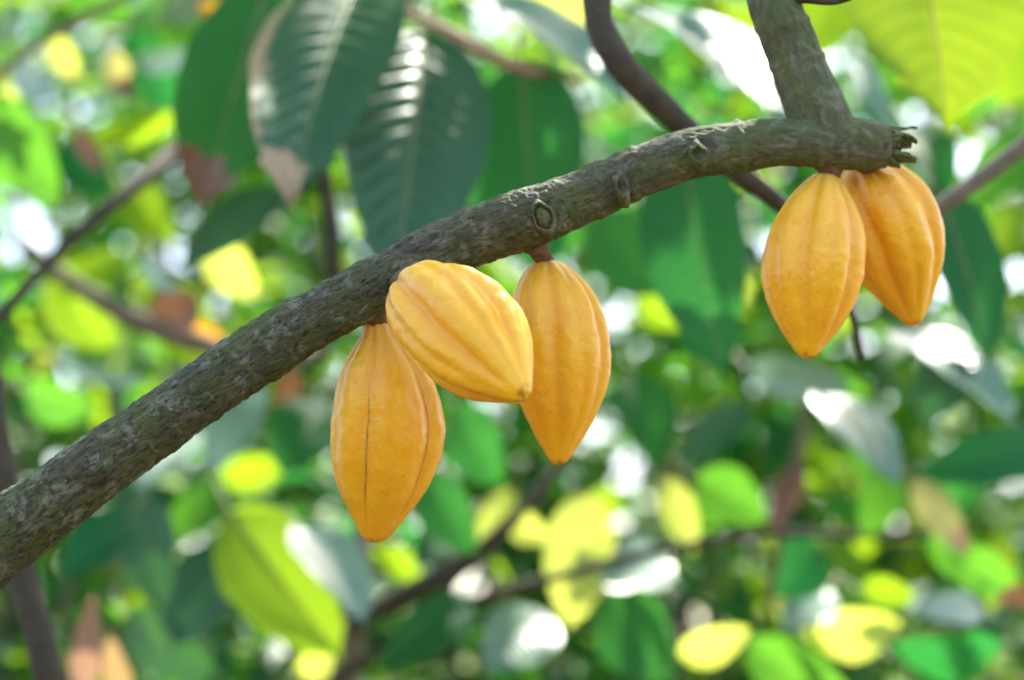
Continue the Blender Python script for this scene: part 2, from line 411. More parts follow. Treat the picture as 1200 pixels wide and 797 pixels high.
def pod(name, top, tip, rmax, bow, prof, phase, seed, label, mat, furrow=1.0, stalk=None, seams=()):
    T, B = P(*top), P(*tip)
    a = (B - T); L = a.length; a.normalize()
    e = (-F - a * (-F).dot(a)).normalized(); g = a.cross(e).normalized()   # e towards the camera, g sideways
    NT, NP = 170, 200
    rn = random.Random(seed)
    fur = []
    for k in range(10):
        major = k % 2 == 0
        fur.append((2 * PI * k / 10 + rn.uniform(-.07, .07) + phase, (.15 if major else .095) * rn.uniform(.85, 1.15), .16 if major else .13))
    verts, faces, pd, seam = [], [], [], []
    for i in range(NT + 1):
        t = i / NT
        t = .5 - .5 * math.cos(PI * t) if True else t
        r0 = rmax * smooth_prof(t, prof)
        c = T + a * (L * t) + bow * math.sin(PI * t)
        env = min(1, t / .05 + .55) * (1 - max(0, (t - .74) / .26) ** 1.3) * furrow
        for j in range(NP):
            ph = 2 * PI * j / NP
            tw_ = ph + .10 * math.sin(3 * t + seed)
            dep = 0; sm = 0; lobe = .035 * math.cos(5 * (tw_ - phase) + PI)
            for fi, (fa, fd, fw) in enumerate(fur):
                d = (tw_ - fa + .035 * noise.noise(Vector((t * 5, fi * 3.1, seed))) + PI) % (2 * PI) - PI
                gsh = .62 * math.exp(-(d / fw) ** 2) + .38 * math.exp(-(d / (fw * 2.0)) ** 2)
                dep += fd * gsh
                if abs(d) < .03 and fi in seams: sm = max(sm, math.exp(-(d / .016) ** 2) * min(1, max(0, (t - .22) * 6)) * min(1, max(0, (.92 - t) * 8)))
            q = Vector((math.cos(ph) * 1.3, math.sin(ph) * 1.3, t * 4 + seed * 7))
            bump = .028 * noise.noise(q * 1.3) + .016 * noise.noise(q * 4.0) + .008 * noise.noise(q * 11)
            r = r0 * (1 + lobe * env + .075 * env - dep * env + bump)
            verts.append(c + (e * math.cos(ph) + g * math.sin(ph)) * r)
            pd.append((ph, t, min(1, dep * 6.5) * env)); seam.append(sm)
    for i in range(NT):
        for j in range(NP):
            k = (j + 1) % NP
            faces.append((i * NP + j, (i + 1) * NP + j, (i + 1) * NP + k, i * NP + k))
    o = link('cacao_pod', verts, faces, mat, origin=T)
    vec_attr(o, 'pd', pd)
    at = o.data.attributes.new('seam', 'FLOAT', 'POINT'); at.data.foreach_set('value', seam)
    tag(o, label, 'cacao pod', 'ripe yellow cacao pods hanging from the limb')
    if stalk:
        v, f, bk = tube([(P(*s[:3]), s[3] * .5 * K * s[2]) for s in stalk], 40, 28, lambda s, ph, r, b: .0007 * noise.noise(b * 300) + .0005 * noise.noise(b * 700))
        link('stalk', v, f, M_STALK, o, origin=T)
    return o
ZERO = Vector((0, 0, 0))
podA = pod('a', (441, 370, 1.515), (439, 636, 1.535), .0423, RT * .0088, PROF_NECK, .42, 1, 'yellow cacao pod hanging lowest, with a narrow neck and thin dark seams', M_POD_SEAM, .62,
           [(438, 345, 1.50, 40), (440, 362, 1.508, 34), (441, 376, 1.515, 30)], seams=(0, 8))
podB = pod('b', (474, 332, 1.462), (616, 465, 1.352), .0392, RT * .004 + UP * .002, PROF_ROUND, .16, 2, 'yellow cacao pod lying slantwise in front, tip pointing to lower right', M_POD, 1.1,
           [(470, 330, 1.50, 40), (474, 332, 1.478, 30), (478, 334, 1.455, 24)])
podC = pod('c', (640, 304, 1.535), (655, 546, 1.525), .0378, RT * .006, PROF_ROUND, .05, 3, 'yellow cacao pod hanging from a short stalk right of the slanting pod', M_POD, .78,
           [(624, 280, 1.515, 40), (630, 291, 1.525, 25), (638, 305, 1.532, 22), (642, 312, 1.536, 20)])
podD = pod('d', (968, 204, 1.55), (945, 421, 1.525), .0378, RT * -.003, PROF_MID, .30, 4, 'yellow cacao pod under the fork, left one of the touching pair', M_POD, 1.0,
           [(972, 190, 1.552, 44), (973, 202, 1.552, 28), (970, 214, 1.553, 20)])
podE = pod('e', (1008, 186, 1.598), (1073, 382, 1.605), .0405, RT * .0035 + UP * .004, PROF_ROUND, .55, 6, 'yellow cacao pod below the broken limb end, right one of the touching pair', M_POD, 1.0,
           [(1005, 180, 1.56, 34), (1014, 190, 1.575, 28), (1026, 200, 1.585, 24)])

# ------------------------------------------------------------------ LEAVES
def wshape(v):
    a = math.sin(PI * min(1, v * 1.02) ** .82) if v < .98 else math.sin(PI * .98 ** .82)
    a = max(a, 0) ** .72
    if v > .86: a = a * (1 - ((v - .86) / .14)) ** .9 + .10 * (1 - (v - .86) / .14)
    return max(a, .015)
def leaf_geo(base, tip, width, nrm, bend, fold, c, tipc=None, edgec=None, nu=9, nv=14, quilt=0.0, wav=.02, seed=0, tipat=.86):
    """one blade: grid of points, uv, colours; nrm is the blade's upper face direction at the middle"""
    a = tip - base; L = a.length; a = a / L
    n_ = (nrm - a * nrm.dot(a)).normalized(); sd = a.cross(n_)
    V, Fc, UV, CO = [], [], [], []
    for i in range(nv):
        v = i / (nv - 1)
        ww = width * .5 * wshape(v)
        spine = base + a * (L * v) + n_ * (bend * L * 4 * v * (1 - v))
        for j in range(nu):
            u = -1 + 2 * j / (nu - 1)
            off = abs(u) * ww * math.sin(fold) + quilt * L * math.cos(2 * PI * 13 * (v - .17 * abs(u) ** 1.25)) * (1 - abs(u)) * min(1, abs(u) * 3)
            off += wav * L * noise.noise(Vector((u * 1.2 + seed, v * 3.2, seed * 1.7))) * abs(u)
            ed = 1 + .06 * noise.noise(Vector((u * 2, v * 7, seed + 5)))
            V.append(spine + sd * (u * ww * math.cos(fold) * ed) + n_ * off)
            UV.append(((u + 1) * .5, v))
            cc = c
            nz = noise.noise(Vector((u * 2.1, v * 5, seed + 9)))
            if tipc and v + .08 * nz + .05 * u > tipat: cc = tipc
            if edgec and u > .90 + .2 * nz and .2 < v < .9: cc = edgec
            CO.append(cc)
    for i in range(nv - 1):
        for j in range(nu - 1):
            k = i * nu + j
            Fc.append((k, k + 1, k + nu + 1, k + nu))
    return V, Fc, UV, CO
def leaf_mesh(name, V, Fc, UV, CO, parent=None, origin=None):
    o = link(name, V, Fc, M_LEAF, parent, origin=origin)
    uvl = o.data.uv_layers.new(name='UVMap')
    idx = [0] * len(o.data.loops); o.data.loops.foreach_get('vertex_index', idx)
    uvl.data.foreach_set('uv', [x for i in idx for x in UV[i]])
    at = o.data.color_attributes.new('leafcol', 'FLOAT_COLOR', 'POINT')
    at.data.foreach_set('color', [x for c in CO for x in ((*c, 1) if len(c) == 3 else c)])
    return o
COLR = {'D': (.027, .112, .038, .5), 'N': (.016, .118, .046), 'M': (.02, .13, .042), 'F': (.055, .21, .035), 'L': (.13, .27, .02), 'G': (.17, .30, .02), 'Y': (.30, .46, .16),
        'B': (.15, .07, .03, .25), 'T': (.42, .30, .17, .3), 'K': (.34, .22, .19, .3), 'P': (.17, .31, .23, .1), 'E': (.012, .12, .05), 'O': (.55, .2, .03), 'W': (.36, .36, .22)}  # P: sky sheen lightened into the leaf colour
HALF = (S - F).normalized()
GAPS = []      # sun rays that must stay open: (point, radius)
HAND = []      # drawn leaves, to keep scattered ones off them
def leaf(x0, y0, d0, x1, y1, d1, wpx, roll, bend, c, label, sun=0, tip=None, edge=None, quilt=.006, fold=.22, glint=False, big=False, tipat=.86, cat='leaf', name='cacao_leaf'):
    b = P(x0, y0, d0)
    if glint:        # blade turned so that its shiny face mirrors the high sun
        ray = P(x1, y1, 1) - CAM; d1 = (b - CAM).dot(HALF) / ray.dot(HALF)
    t = P(x1, y1, d1)
    a = (t - b).normalized(); n0 = (-F - a * (-F).dot(a)).normalized()
    if glint: n0 = HALF.copy()
    n0 = Matrix.Rotation(R(roll), 3, a) @ n0
    seed = len(HAND) * 1.37
    wid = wpx * K * (d0 + d1) * .5
    if glint: wid *= 1.35
    nu, nv = (21, 60) if big else (13, 32)
    o = leaf_mesh(name, *leaf_geo(b, t, wid, n0, bend, fold, COLR[c], COLR[tip] if tip else None, COLR[edge] if edge else None, nu, nv, quilt, .03, seed, tipat), origin=b)
    tag(o, label, cat)
    sd = a.cross(n0)
    pb = b - a * .045 - n0 * .012 + Vector((0, 0, .012))
    v, f, _ = tube([(b + a * .01 - n0 * .0012, .0013), (b - a * .01, .0019), (pb, .0016)], 8, 8)
    link('petiole', v, f, M_PETIOLE, o, origin=b)
    if big:
        pts = []
        for i in range(9):
            q = i / 8 * .93
            pts.append((b + a * ((t - b).length * q) + n0 * (bend * (t - b).length * 4 * q * (1 - q) + .0002), .0021 * (1 - q * .8)))
        v, f, _ = tube(pts, 40, 8); mr = link('midrib', v, f, M_PETIOLE, o, origin=b)
    if sun:
        for q in (.2, .5, .8): GAPS.append((b.lerp(t, q), wid * .5 * sun))
    HAND.append(o)
    return o

# --- large leaves close behind the limb
leaf(425, -30, 2.40, 338, 250, 2.06, 178, 12, .05, 'D', 'large dark green ribbed leaf with a dry tan tip, hanging above the limb', tip='T', edge='T', quilt=.012, big=True, tipat=.87)
leaf(312, -12, 2.42, 232, 248, 2.36, 138, -4, .04, 'M', 'plain green leaf with a rusty brown tip, partly behind the ribbed leaf', tip='B', big=True, tipat=.80, quilt=.003)
leaf(496, 38, 2.38, 462, 345, 2.10, 186, -10, .04, 'D', 'broad dark leaf with a pale midrib hanging down behind the limb', quilt=.012, big=True)
leaf(612, 70, 2.48, 640, 330, 2.42, 165, 25, .05, 'N', 'smooth mid-green leaf hanging just right of the yellow-edged leaf', big=True, quilt=.003)
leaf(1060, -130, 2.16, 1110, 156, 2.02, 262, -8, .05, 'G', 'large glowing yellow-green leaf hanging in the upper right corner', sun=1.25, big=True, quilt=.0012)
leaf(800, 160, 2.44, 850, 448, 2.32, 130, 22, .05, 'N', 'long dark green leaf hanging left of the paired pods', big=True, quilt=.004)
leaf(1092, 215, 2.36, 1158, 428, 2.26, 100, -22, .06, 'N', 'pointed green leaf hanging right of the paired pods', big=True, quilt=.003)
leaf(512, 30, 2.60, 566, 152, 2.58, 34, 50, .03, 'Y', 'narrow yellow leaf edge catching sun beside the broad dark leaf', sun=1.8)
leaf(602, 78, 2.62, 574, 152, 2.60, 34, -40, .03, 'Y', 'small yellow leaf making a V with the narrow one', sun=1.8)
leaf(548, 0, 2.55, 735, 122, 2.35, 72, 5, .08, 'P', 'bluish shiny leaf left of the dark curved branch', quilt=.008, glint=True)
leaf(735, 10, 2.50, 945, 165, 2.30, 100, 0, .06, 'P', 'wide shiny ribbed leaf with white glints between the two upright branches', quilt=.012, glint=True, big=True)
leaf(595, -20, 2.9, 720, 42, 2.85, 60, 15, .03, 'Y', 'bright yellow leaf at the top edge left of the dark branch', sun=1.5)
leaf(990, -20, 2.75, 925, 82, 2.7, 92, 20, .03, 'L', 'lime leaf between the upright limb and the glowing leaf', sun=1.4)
leaf(845, 15, 2.75, 925, 90, 2.7, 72, 0, .03, 'L', 'lime leaf just left of the upright limb', sun=1.2)
# --- upper left
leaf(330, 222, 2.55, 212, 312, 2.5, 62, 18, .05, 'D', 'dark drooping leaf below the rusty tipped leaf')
leaf(-20, 120, 2.9, 75, 228, 2.85, 92, 18, .04, 'F', 'fresh green leaf at the left edge above the thin bare branch', sun=.7)
leaf(110, 168, 2.95, 226, 128, 2.9, 34, 20, .05, 'L', 'narrow lime leaf above the thin bare branch', sun=1.1)
leaf(88, 150, 2.8, 120, 206, 2.78, 24, 0, .03, 'B', 'small rusty leaf near the thin bare branch')
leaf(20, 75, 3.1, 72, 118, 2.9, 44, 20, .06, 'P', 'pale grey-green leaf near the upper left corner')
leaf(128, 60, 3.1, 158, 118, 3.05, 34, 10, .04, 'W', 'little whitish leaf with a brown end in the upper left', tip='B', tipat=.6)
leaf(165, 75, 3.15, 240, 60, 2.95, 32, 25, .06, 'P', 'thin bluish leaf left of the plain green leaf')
leaf(60, 40, 3.0, 92, 100, 3.0, 34, 0, .03, 'Y', 'mottled olive yellow leaf in the upper left', tip='B', tipat=.8)
leaf(200, 20, 3.3, 245, -8, 3.25, 34, 20, .05, 'P', 'shiny pale leaf at the top edge left')
leaf(232, 8, 3.2, 268, 20, 3.2, 22, 0, .03, 'O', 'small orange leaf at the top edge', sun=1)
leaf(12, 90, 3.2, 8, 135, 3.2, 26, 0, .03, 'Y', 'small yellow leaf at the far left edge', sun=1.5)
leaf(80, -20, 3.3, 160, 20, 3.2, 62, 10, .04, 'F', 'green leaf cut by the top edge near the left corner', sun=.9)
leaf(70, 170, 3.0, 130, 235, 2.95, 58, -10, .04, 'E', 'emerald leaf hanging behind the small rusty leaf')
leaf(150, 35, 3.4, 205, 145, 3.4, 62, -20, .04, 'E', 'emerald leaf behind the thin bluish leaf')
leaf(140, 215, 3.2, 205, 290, 3.1, 60, -15, .05, 'L', 'lime leaf under the thin bare branch', sun=1.1)
leaf(245, 285, 3.2, 300, 350, 3.2, 56, 10, .04, 'Y', 'yellow-lime leaf in a sunny patch above the limb', sun=1.3)
# --- left middle
leaf(60, 320, 3.3, 140, 415, 3.2, 82, 10, .05, 'L', 'pale lime leaf at middle left', sun=.8)
leaf(150, 300, 3.3, 60, 350, 3.2, 46, 0, .05, 'L', 'lime leaf crossing below the thin bare branch', sun=.8)
leaf(70, 420, 3.3, 172, 446, 3.05, 30, 25, .06, 'P', 'bluish narrow leaf above the lower limb')
leaf(230, 345, 3.0, 180, 396, 3.0, 62, 10, .06, 'B', 'dry brown leaf curled behind the limb')
leaf(215, 385, 3.05, 268, 402, 3.0, 28, 0, .04, 'O', 'orange dry leaf glowing just above the limb', sun=1.2)
leaf(185, 330, 3.4, 245, 440, 3.3, 78, -12, .04, 'L', 'lime leaf beside the dry brown leaf', sun=.9)
leaf(30, 460, 3.4, 120, 480, 3.2, 60, 10, .05, 'F', 'fresh leaf at left below the bluish narrow leaf', sun=.9)
leaf(165, 300, 3.0, 215, 345, 2.9, 28, 25, .05, 'P', 'shiny grey leaf tip above the dry brown leaf')
# --- below the limb, left
leaf(270, 600, 2.75, 402, 775, 2.62, 124, -6, .05, 'L', 'large lime leaf below the limb, left of the lowest pod', sun=1.0, big=True, quilt=.003)
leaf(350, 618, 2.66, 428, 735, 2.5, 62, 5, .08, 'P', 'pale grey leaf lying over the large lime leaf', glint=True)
leaf(152, 602, 2.6, 72, 680, 2.5, 66, 15, .05, 'E', 'emerald leaf just under the lower limb')
leaf(150, 560, 2.8, 190, 720, 2.75, 72, -20, .04, 'D', 'dark hanging leaf under the lower limb')
leaf(96, 815, 2.7, 110, 694, 2.62, 38, 10, .04, 'K', 'slim pinkish young leaf standing at the lower left', tip='K')
leaf(150, 830, 2.8, 128, 742, 2.75, 36, -10, .04, 'T', 'slim tan young leaf beside the pinkish one')
leaf(225, 500, 2.9, 160, 578, 2.75, 66, 15, .07, 'P', 'grey-green leaf tip emerging below the limb')
leaf(260, 560, 3.2, 345, 540, 3.1, 46, 10, .05, 'L', 'lime leaf left of the lowest pod', sun=.9)
leaf(270, 560, 3.3, 190, 640, 3.2, 60, 0, .05, 'F', 'fresh leaf hanging below the lime one', sun=.9)
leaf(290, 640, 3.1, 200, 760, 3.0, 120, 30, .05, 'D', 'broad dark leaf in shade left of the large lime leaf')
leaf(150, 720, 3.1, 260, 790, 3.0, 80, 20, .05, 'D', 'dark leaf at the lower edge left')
leaf(300, 450, 3.2, 250, 560, 3.1, 78, 25, .06, 'P', 'greyish leaf hanging just under the middle of the limb')
leaf(380, 470, 3.0, 330, 560, 2.9, 90, 10, .05, 'M', 'green leaf left of the narrow necked pod')
leaf(345, 430, 3.1, 330, 500, 3.1, 30, 0, .04, 'B', 'rusty leaf under the limb')
# --- below, middle
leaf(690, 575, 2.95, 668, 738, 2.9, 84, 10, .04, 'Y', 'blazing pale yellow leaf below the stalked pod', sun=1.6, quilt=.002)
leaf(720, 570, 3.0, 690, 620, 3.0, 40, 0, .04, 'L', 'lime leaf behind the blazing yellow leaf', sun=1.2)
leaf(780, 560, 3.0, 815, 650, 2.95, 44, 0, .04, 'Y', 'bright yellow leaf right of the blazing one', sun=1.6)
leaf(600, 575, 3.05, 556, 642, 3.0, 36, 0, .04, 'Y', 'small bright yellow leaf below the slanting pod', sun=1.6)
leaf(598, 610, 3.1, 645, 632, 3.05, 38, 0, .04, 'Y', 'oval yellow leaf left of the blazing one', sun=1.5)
leaf(500, 560, 2.85, 560, 650, 2.75, 72, 12, .05, 'M', 'green leaf right of the lowest pod tip', sun=.9)
leaf(545, 610, 2.95, 485, 665, 2.85, 62, 18, .05, 'N', 'dull green leaf hanging below the slanting pod')
leaf(450, 640, 3.2, 498, 690, 3.2, 34, 0, .05, 'L', 'little lime leaf under the lowest pod', sun=1.4)
leaf(740, 440, 2.9, 775, 545, 2.8, 76, -10, .05, 'M', 'green leaf right of the stalked pod')
leaf(535, 480, 3.0, 590, 570, 2.9, 80, 20, .05, 'M', 'green leaf between the two lower pods', sun=.9)
leaf(715, 700, 2.9, 790, 800, 2.8, 100, 15, .05, 'M', 'broad green leaf at the bottom edge right of centre')
leaf(640, 720, 3.0, 570, 790, 2.9, 90, 25, .06, 'P', 'greyish leaf at the bottom edge near the centre')
leaf(780, 655, 3.0, 700, 690, 2.85, 72, 28, .07, 'P', 'pale sheened leaf beneath the thin brown branch')
leaf(560, 700, 2.8, 440, 790, 2.7, 62, 25, .06, 'M', 'long green leaf under the forked brown branch', sun=.9)
leaf(350, 790, 2.9, 395, 765, 2.9, 40, 0, .03, 'Y', 'small glowing yellow leaf at the bottom edge', sun=1.6)
# --- right half
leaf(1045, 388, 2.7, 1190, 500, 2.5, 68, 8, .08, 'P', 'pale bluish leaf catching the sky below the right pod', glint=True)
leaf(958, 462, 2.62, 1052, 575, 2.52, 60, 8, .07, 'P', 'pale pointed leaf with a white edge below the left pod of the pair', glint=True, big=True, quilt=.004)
leaf(1225, 520, 2.8, 1070, 560, 2.7, 70, 12, .05, 'E', 'dark emerald leaf at the right edge')
leaf(1070, 560, 2.7, 1138, 652, 2.65, 44, 10, .05, 'W', 'khaki leaf tip at lower right', tip='T', tipat=.7)
leaf(1040, 545, 2.8, 1010, 630, 2.75, 62, -10, .05, 'F', 'mid-green leaf beside the khaki tip', sun=.9)
leaf(1150, 560, 2.9, 1080, 610, 2.9, 46, 10, .05, 'M', 'green leaf behind the khaki tip', sun=.9)
leaf(1085, 625, 2.8, 1215, 712, 2.75, 56, 10, .05, 'F', 'olive leaf with a rusty end at the right edge', tip='B', tipat=.72, sun=.9)
leaf(938, 540, 2.8, 905, 620, 2.78, 34, 0, .04, 'B', 'brown withered leaf hanging from the thin branch')
leaf(815, 560, 2.95, 900, 610, 2.9, 70, -5, .05, 'F', 'fresh green leaf above the thin brown branch', sun=.9)
leaf(880, 475, 2.85, 790, 545, 2.8, 48, 15, .05, 'D', 'dark leaf with a brown midrib lower right of centre')
leaf(1010, 500, 3.0, 1040, 580, 2.95, 58, 10, .05, 'F', 'green leaf behind the pale pointed leaf', sun=.8)
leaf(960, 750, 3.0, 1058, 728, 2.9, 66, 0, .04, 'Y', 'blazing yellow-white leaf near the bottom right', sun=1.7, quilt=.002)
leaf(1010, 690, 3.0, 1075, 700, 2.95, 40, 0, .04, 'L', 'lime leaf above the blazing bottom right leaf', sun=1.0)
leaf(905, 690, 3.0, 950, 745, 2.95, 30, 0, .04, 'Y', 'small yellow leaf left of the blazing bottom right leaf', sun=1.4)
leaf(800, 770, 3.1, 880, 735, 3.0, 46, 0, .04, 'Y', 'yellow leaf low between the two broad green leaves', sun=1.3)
leaf(875, 755, 2.9, 1010, 830, 2.8, 76, 10, .05, 'F', 'green leaf cut by the bottom edge at right', sun=.9)
leaf(1050, 770, 2.9, 1180, 740, 2.7, 82, 18, .06, 'E', 'emerald leaf low at the right')
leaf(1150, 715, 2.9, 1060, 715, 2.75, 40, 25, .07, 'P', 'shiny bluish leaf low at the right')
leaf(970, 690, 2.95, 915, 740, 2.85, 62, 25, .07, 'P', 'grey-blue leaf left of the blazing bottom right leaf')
leaf(960, 640, 2.9, 905, 700, 2.85, 76, 0, .05, 'E', 'emerald leaf under the thin brown branch')
leaf(1175, 620, 3.0, 1160, 720, 2.95, 40, 0, .05, 'L', 'lime leaf at lower right edge', sun=1.0)
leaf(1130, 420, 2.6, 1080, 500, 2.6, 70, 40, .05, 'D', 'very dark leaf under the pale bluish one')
leaf(1215, 160, 2.9, 1120, 250, 2.8, 70, 10, .05, 'F', 'fresh leaf at the right edge above the bare twig', sun=.8)
leaf(1225, 20, 2.9, 1172, 130, 2.85, 80, 10, .04, 'L', 'lime leaf in the top right corner beside the glowing one', sun=1.2)
leaf(1065, 150, 2.7, 1115, 225, 2.6, 66, -10, .05, 'M', 'green leaf behind the broken end of the limb', sun=.9)
leaf(1000, 70, 2.8, 1055, 165, 2.6, 34, 24, .07, 'P', 'shiny leaf strip hanging right of the upright limb')
leaf(1210, 240, 2.9, 1150, 320, 2.8, 60, 10, .04, 'L', 'lime leaf at the right edge beside the pointed green leaf', sun=1.0)
leaf(880, 430, 3.0, 1000, 450, 2.85, 60, 24, .06, 'P', 'grey-green leaf just below the left pod tip of the pair')
leaf(700, 250, 2.9, 770, 350, 2.85, 90, 15, .05, 'M', 'green leaf in the gap right of the pod stalk')
leaf(745, 350, 3.1, 800, 385, 3.1, 38, 0, .04, 'L', 'lime leaf glowing between the two pod groups', sun=1.2)

# --- branches and twigs behind
def branch(name, lst, label, mat, cat='branch', nseg=90, nphi=24, amp=.16):
    v, f, bk = tube(ppath(lst), nseg, nphi, rough(amp, 22, len(lst)))
    o = link(name, v, f, mat, origin=P(*lst[0][:3]))
    tag(o, label, cat); return o
branch('bare_branch', [(725, -220, 1.85, 42), (702, -60, 1.82, 38), (700, 0, 1.80, 35), (710, 45, 1.79, 33), (738, 88, 1.79, 34), (790, 138, 1.80, 32), (850, 190, 1.82, 27), (925, 250, 1.86, 20), (985, 330, 1.92, 14), (1010, 420, 1.98, 8)],
       'dark curved branch coming down from the top edge and passing behind the limb', M_TWIG)
branch('bare_branch', [(1330, 60, 2.0, 26), (1200, 170, 2.0, 21), (1150, 208, 2.0, 20), (1105, 240, 2.0, 18), (1060, 270, 2.02, 14), (1010, 310, 2.05, 10)], 'grey bare twig entering from the right edge behind the pods', M_TWIG_GREY)
branch('bare_branch', [(-140, 470, 2.2, 12), (-30, 400, 2.2, 13), (40, 325, 2.25, 13), (105, 262, 2.3, 15), (165, 213, 2.38, 18), (215, 168, 2.5, 22), (262, 120, 2.6, 20), (330, 40, 2.75, 18), (390, -80, 2.9, 16)], 'thin bare branch climbing from the left edge to the ribbed leaf', M_TWIG)
branch('sapling', [(-45, 200, 2.05, 18), (-18, 380, 2.02, 24), (-2, 520, 2.0, 29), (15, 620, 2.0, 31), (36, 710, 2.0, 34), (62, 810, 2.0, 36), (100, 960, 2.0, 38), (150, 1250, 2.0, 40), (190, 1700, 2.02, 44)], 'dark upright sapling stem at the left edge behind the limb', M_TWIG, 'sapling')
branch('bare_branch', [(300, 860, 3.0, 20), (430, 772, 2.8, 13), (500, 735, 2.8, 14), (570, 700, 2.8, 15), (640, 680, 2.8, 13), (720, 658, 2.8, 12), (800, 640, 2.8, 11), (900, 625, 2.8, 11), (1000, 628, 2.8, 10), (1090, 625, 2.8, 8)], 'thin brown branch running along the lower right background', M_TWIG)
branch('bare_branch', [(405, 740, 2.9, 22), (460, 705, 2.85, 26), (520, 675, 2.8, 26), (565, 645, 2.8, 24), (605, 605, 2.8, 16), (660, 540, 2.85, 10)], 'short dark branch slanting up below the slanting pod', M_TWIG)
branch('sapling', [(440, 480, 2.95, 18), (430, 600, 2.95, 24), (422, 660, 2.9, 28), (412, 740, 2.9, 32), (400, 830, 2.9, 34), (380, 1000, 2.9, 38), (350, 1400, 2.95, 44)], 'brownish upright sapling stem below the lowest pod', M_TWIG_GREY, 'sapling')
branch('tan_twig', [(440, 0, 2.4, 12), (480, 14, 2.4, 13), (525, 38, 2.4, 15), (575, 64, 2.4, 15), (620, 82, 2.42, 12), (680, 95, 2.5, 8)], 'pinkish tan twig above the broad dark leaf', M_TWIG_TAN, 'twig')
branch('tan_twig', [(-30, 110, 2.9, 11), (20, 70, 2.9, 11), (70, 35, 2.9, 12), (140, 0, 2.95, 12), (220, -50, 3.0, 12)], 'greyish tan twig in the upper left corner', M_TWIG_GREY, 'twig')
branch('bare_branch', [(20, 280, 3.0, 16), (90, 335, 3.0, 20), (160, 375, 3.0, 26), (230, 400, 3.0, 26), (300, 420, 3.0, 20), (380, 415, 3.1, 16)], 'brown branch behind the dry brown leaf at left', M_TWIG_GREY)
branch('tan_twig', [(945, 470, 2.8, 8), (932, 540, 2.8, 9), (915, 625, 2.8, 9), (900, 720, 2.85, 8)], 'thin brown twig dropping to the lower right branch', M_TWIG_GREY, 'twig')
branch('sapling', [(378, 190, 2.7, 16), (388, 260, 2.7, 18), (392, 330, 2.7, 20), (384, 385, 2.72, 16), (372, 430, 2.75, 8)], 'brown sapling stem between the two hanging leaves above the limb', M_TWIG, 'sapling')

# ------------------------------------------------------------------ scattered foliage: shrubs behind, far wood, unseen crown added overhead
SKYGAP = [(430, 45, 24), (40, 272, 30), (10, 300, 18), (378, 268, 16), (1100, 345, 20), (1190, 330, 22), (1195, 90, 22), (1140, 180, 20),
          (545, 693, 27), (452, 722, 20), (585, 485, 12), (690, 515, 10), (60, 545, 18), (85, 440, 12), (888, 455, 8), (893, 478, 8), (575, 20, 9), (640, 20, 10), (880, 60, 14), (980, 75, 12), (735, 555, 18),
          (820, 735, 10), (935, 780, 10), (720, 610, 14), (895, 290, 10), (560, 45, 10), (200, 100, 14), (95, 135, 10), (260, 30, 12), (10, 20, 10), (240, 660, 8), (385, 650, 14)]
for x, y, d, r in ((425, 40, 2.36, .09), (440, 90, 2.32, .03), (448, 255, 2.2, .06), (455, 215, 2.26, .05), (497, 120, 2.34, .025), (415, 130, 2.25, .04),
                   (785, 156, 1.53, .04), (966, 98, 1.54, .014), (890, 115, 2.3, .012), (815, 80, 2.4, .015), (840, 110, 2.36, .01), (610, 70, 2.4, .006), (575, 25, 2.5, .006), (690, 100, 2.4, .008), (1170, 480, 2.5, .006), (975, 490, 2.6, .006)):
    GAPS.append((P(x, y, d), r))
def blocked(c, size):
    """keep sun rays to the sunlit leaves and the gaps to the sky open"""
    for p, r in GAPS:
        v = c - p; k = v.dot(S)
        if k > .08 and (v - S * k).length < r * .85 + size * .25: return True
    X, Y, D = px(c)
    if D > .3:
        q = size * .16 / (K * D); 
        for x, y, r in SKYGAP:
            if (X - x) ** 2 + (Y - y) ** 2 < (r * .62 + q) ** 2: return True
    return False
def scatter(rn, count, place, size, cols, droop=(-.9, .1), gaps=True, sq=.006):
    V, Fc, UV, CO = [], [], [], []
    n = 0; tries = 0
    while n < count and tries < count * 4:
        tries += 1
        c = place(rn)
        if c is None: continue
        L = rn.uniform(*size)
        if gaps and blocked(c, L): continue
        az = rn.uniform(0, 2 * PI); el = rn.uniform(*droop)
        a = Vector((math.cos(az) * math.cos(el), math.sin(az) * math.cos(el), math.sin(el)))
        up_ = Vector((rn.gauss(0, .45), rn.gauss(0, .45) - .25, 1)).normalized()
        cc = rn.choices(cols, [k[1] for k in cols])[0][0]
        q_ = rn.uniform(.8, 1.25); cc = tuple(x * (q_ if k_ < 3 else 1) for k_, x in enumerate(COLR[cc]))
        v, f, u, co = leaf_geo(c - a * L * .5, c + a * L * .5, L * rn.uniform(.30, .42), up_, rn.uniform(.02, .10), rn.uniform(.1, .4), cc, None, None, 5, 7, 0, .05, rn.uniform(0, 90))
        b = len(V); V += v; UV += u; CO += co; Fc += [tuple(i + b for i in q) for q in f]
        n += 1
    return V, Fc, UV, CO
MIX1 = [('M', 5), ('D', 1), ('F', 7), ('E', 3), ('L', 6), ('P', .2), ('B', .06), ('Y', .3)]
MIX2 = [('M', 4), ('F', 6), ('E', 2), ('L', 5), ('P', .15), ('Y', .5)]
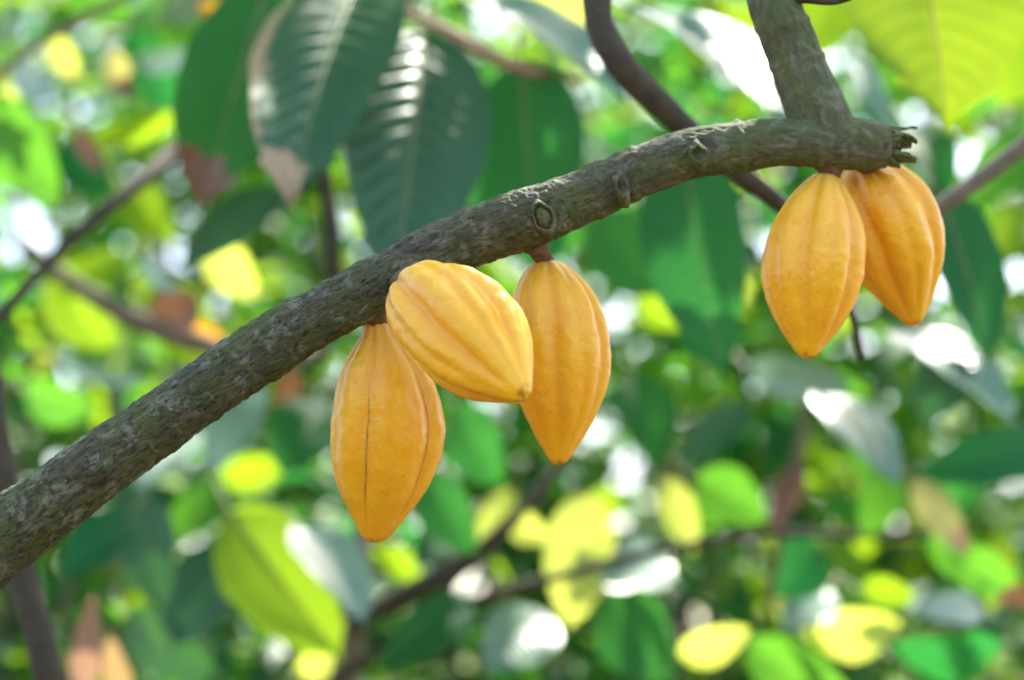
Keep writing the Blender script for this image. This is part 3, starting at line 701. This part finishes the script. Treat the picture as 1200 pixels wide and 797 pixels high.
def shrub(x, depth, zc, sx, sy, sz, count, seed, label, size=(.10, .20)):
    rn = random.Random(seed)
    base = CAM + Vector((x, depth, 0)); base.z = 0
    root = empty('cacao_shrub', base)
    tag(root, label, 'shrub', 'leafy cacao shrubs in the blurred background')
    cen = Vector((base.x, base.y, zc))
    sv, sf = [], []
    ends = []
    for k in range(5):
        e = cen + Vector((rn.uniform(-.7, .7) * sx, rn.uniform(-.7, .7) * sy, rn.uniform(0, .8) * sz))
        b0 = base + Vector((rn.uniform(-.05, .05), rn.uniform(-.05, .05), -.05))
        m = b0.lerp(e, .5) + Vector((rn.uniform(-.12, .12), rn.uniform(-.12, .12), .15))
        v, f, _ = tube([(b0, .026), (m, .018), (e, .006)], 24, 10, rough(.2, 12, k)); b = len(sv); sv += v; sf += [tuple(i + b for i in q) for q in f]
    link('stem', sv, sf, M_TWIG_GREY, root, origin=base)
    def place(r):
        for _ in range(8):
            q = Vector((r.uniform(-1, 1), r.uniform(-1, 1), r.uniform(-1, 1)))
            if q.length < 1 and noise.noise(Vector((q.x * sx, q.y * sy, q.z * sz)) * 2.3 + Vector((seed, 0, 0))) > -.22:
                return cen + Vector((q.x * sx, q.y * sy, q.z * sz))
    leaf_mesh('crown', *scatter(rn, int(count * 1.0), place, size, MIX1), parent=root, origin=base)
shrub(-1.45, 4.3, 1.75, .95, .55, 1.35, 900, 21, 'leafy shrub of mixed greens filling the left background beyond the bare branch')
shrub(-.45, 4.7, 1.55, .80, .55, 1.2, 840, 22, 'leafy shrub showing between the limb and the large lime leaf')
shrub(.25, 4.5, 1.75, .75, .5, 1.25, 840, 23, 'leafy shrub showing behind the three clustered pods')
shrub(1.25, 4.4, 1.85, .90, .55, 1.35, 900, 24, 'leafy shrub showing around and below the paired pods at right')
shrub(-.9, 5.4, 3.0, 1.1, .6, .95, 760, 25, 'tall leafy shrub seen above the limb at upper left')
shrub(.75, 5.5, 3.1, 1.2, .6, .95, 760, 26, 'tall leafy shrub seen above the limb behind the upright branches')
shrub(-.42, 3.75, 1.45, .55, .35, .62, 520, 27, 'low small-leaved shrub below the limb at lower left', (.07, .15))
shrub(.62, 3.8, 1.45, .62, .35, .62, 560, 28, 'low small-leaved shrub below the pods at lower right', (.07, .15))
shrub(-1.0, 3.9, 2.0, .38, .3, .55, 300, 29, 'small-leaved shrub above the limb at the left edge', (.07, .15))
rn = random.Random(77)
def far_place(r):
    y = r.uniform(6.4, 7.2) if r.random() < .36 else r.uniform(10.8, 12.0)
    c = Vector((r.uniform(-.62, .62) * y, y, 0)); c.z = r.uniform(.1, .9 + .5 * y)
    return c if noise.noise(c * 1.6) > -.5 else None
fo = leaf_mesh('background_foliage', *scatter(rn, 31000, far_place, (.17, .32), MIX2), origin=Vector((0, 9, 0)))
tag(fo, 'blurred mass of bright green leaves closing the view far behind', 'foliage', kind='stuff')
# unseen crown added to shade the pods and let the sun through in spots
def added_crown_place(r):
    y = r.uniform(2.0, 7.0); x = r.uniform(-2.4, 3.2)
    lo = max(3.0, 1.6 + y * .52)
    c = Vector((x, y, lo + r.uniform(0, 1.0)))
    if y > 4.3 and noise.noise(c * 1.15 + Vector((3, 0, 9))) < .42: return None
    return c
SHADE = [(P(x, y, 1.53), r) for x, y, r in ((1040, 240, .05), (1060, 300, .05), (950, 300, .05), (660, 400, .05), (450, 450, .05), (1000, 190, .05))] + [(P(x, y, 2.3), .09) for x, y in ((330, 60), (380, 20), (350, 120), (330, 180), (330, 220), (470, 80), (490, 120), (540, 150), (510, 170), (490, 220), (440, 170), (610, 160), (830, 300), (820, 380))]
def over_pods(r):  # extra leaves added on the sun's path to the SHADE points
    p, q = r.choice(SHADE); k = (r.uniform(3.0, 3.7) - p.z) / S.z
    return p + S * k + Vector((r.uniform(-q, q), r.uniform(-q, q), 0))
def added_crown_any(r):
    return over_pods(r) if r.random() < .09 else added_crown_place(r)
cr = leaf_mesh('crown', *scatter(random.Random(9), 4200, added_crown_any, (.14, .26), MIX2, droop=(-.7, .2)), parent=tree, origin=Vector(tree.location))  # added shade crown, out of view above the limb

# ------------------------------------------------------------------ ground
gv, gf = [], []
G = 60
for i in range(G + 1):
    for j in range(G + 1):
        x = (i / G * 2 - 1); y = (j / G * 2 - 1)
        X = math.copysign(abs(x) ** 2.6, x) * 400; Y = math.copysign(abs(y) ** 2.6, y) * 400
        gv.append((X, Y, .05 * noise.noise(Vector((X * .5, Y * .5, 0))) - .03))
for i in range(G):
    for j in range(G):
        k = i * (G + 1) + j
        gf.append((k, k + G + 1, k + G + 2, k + 1))
gr = link('ground', gv, gf, M_GROUND); tag(gr, 'brown leaf-strewn ground under the cacao trees', 'ground', kind='structure')
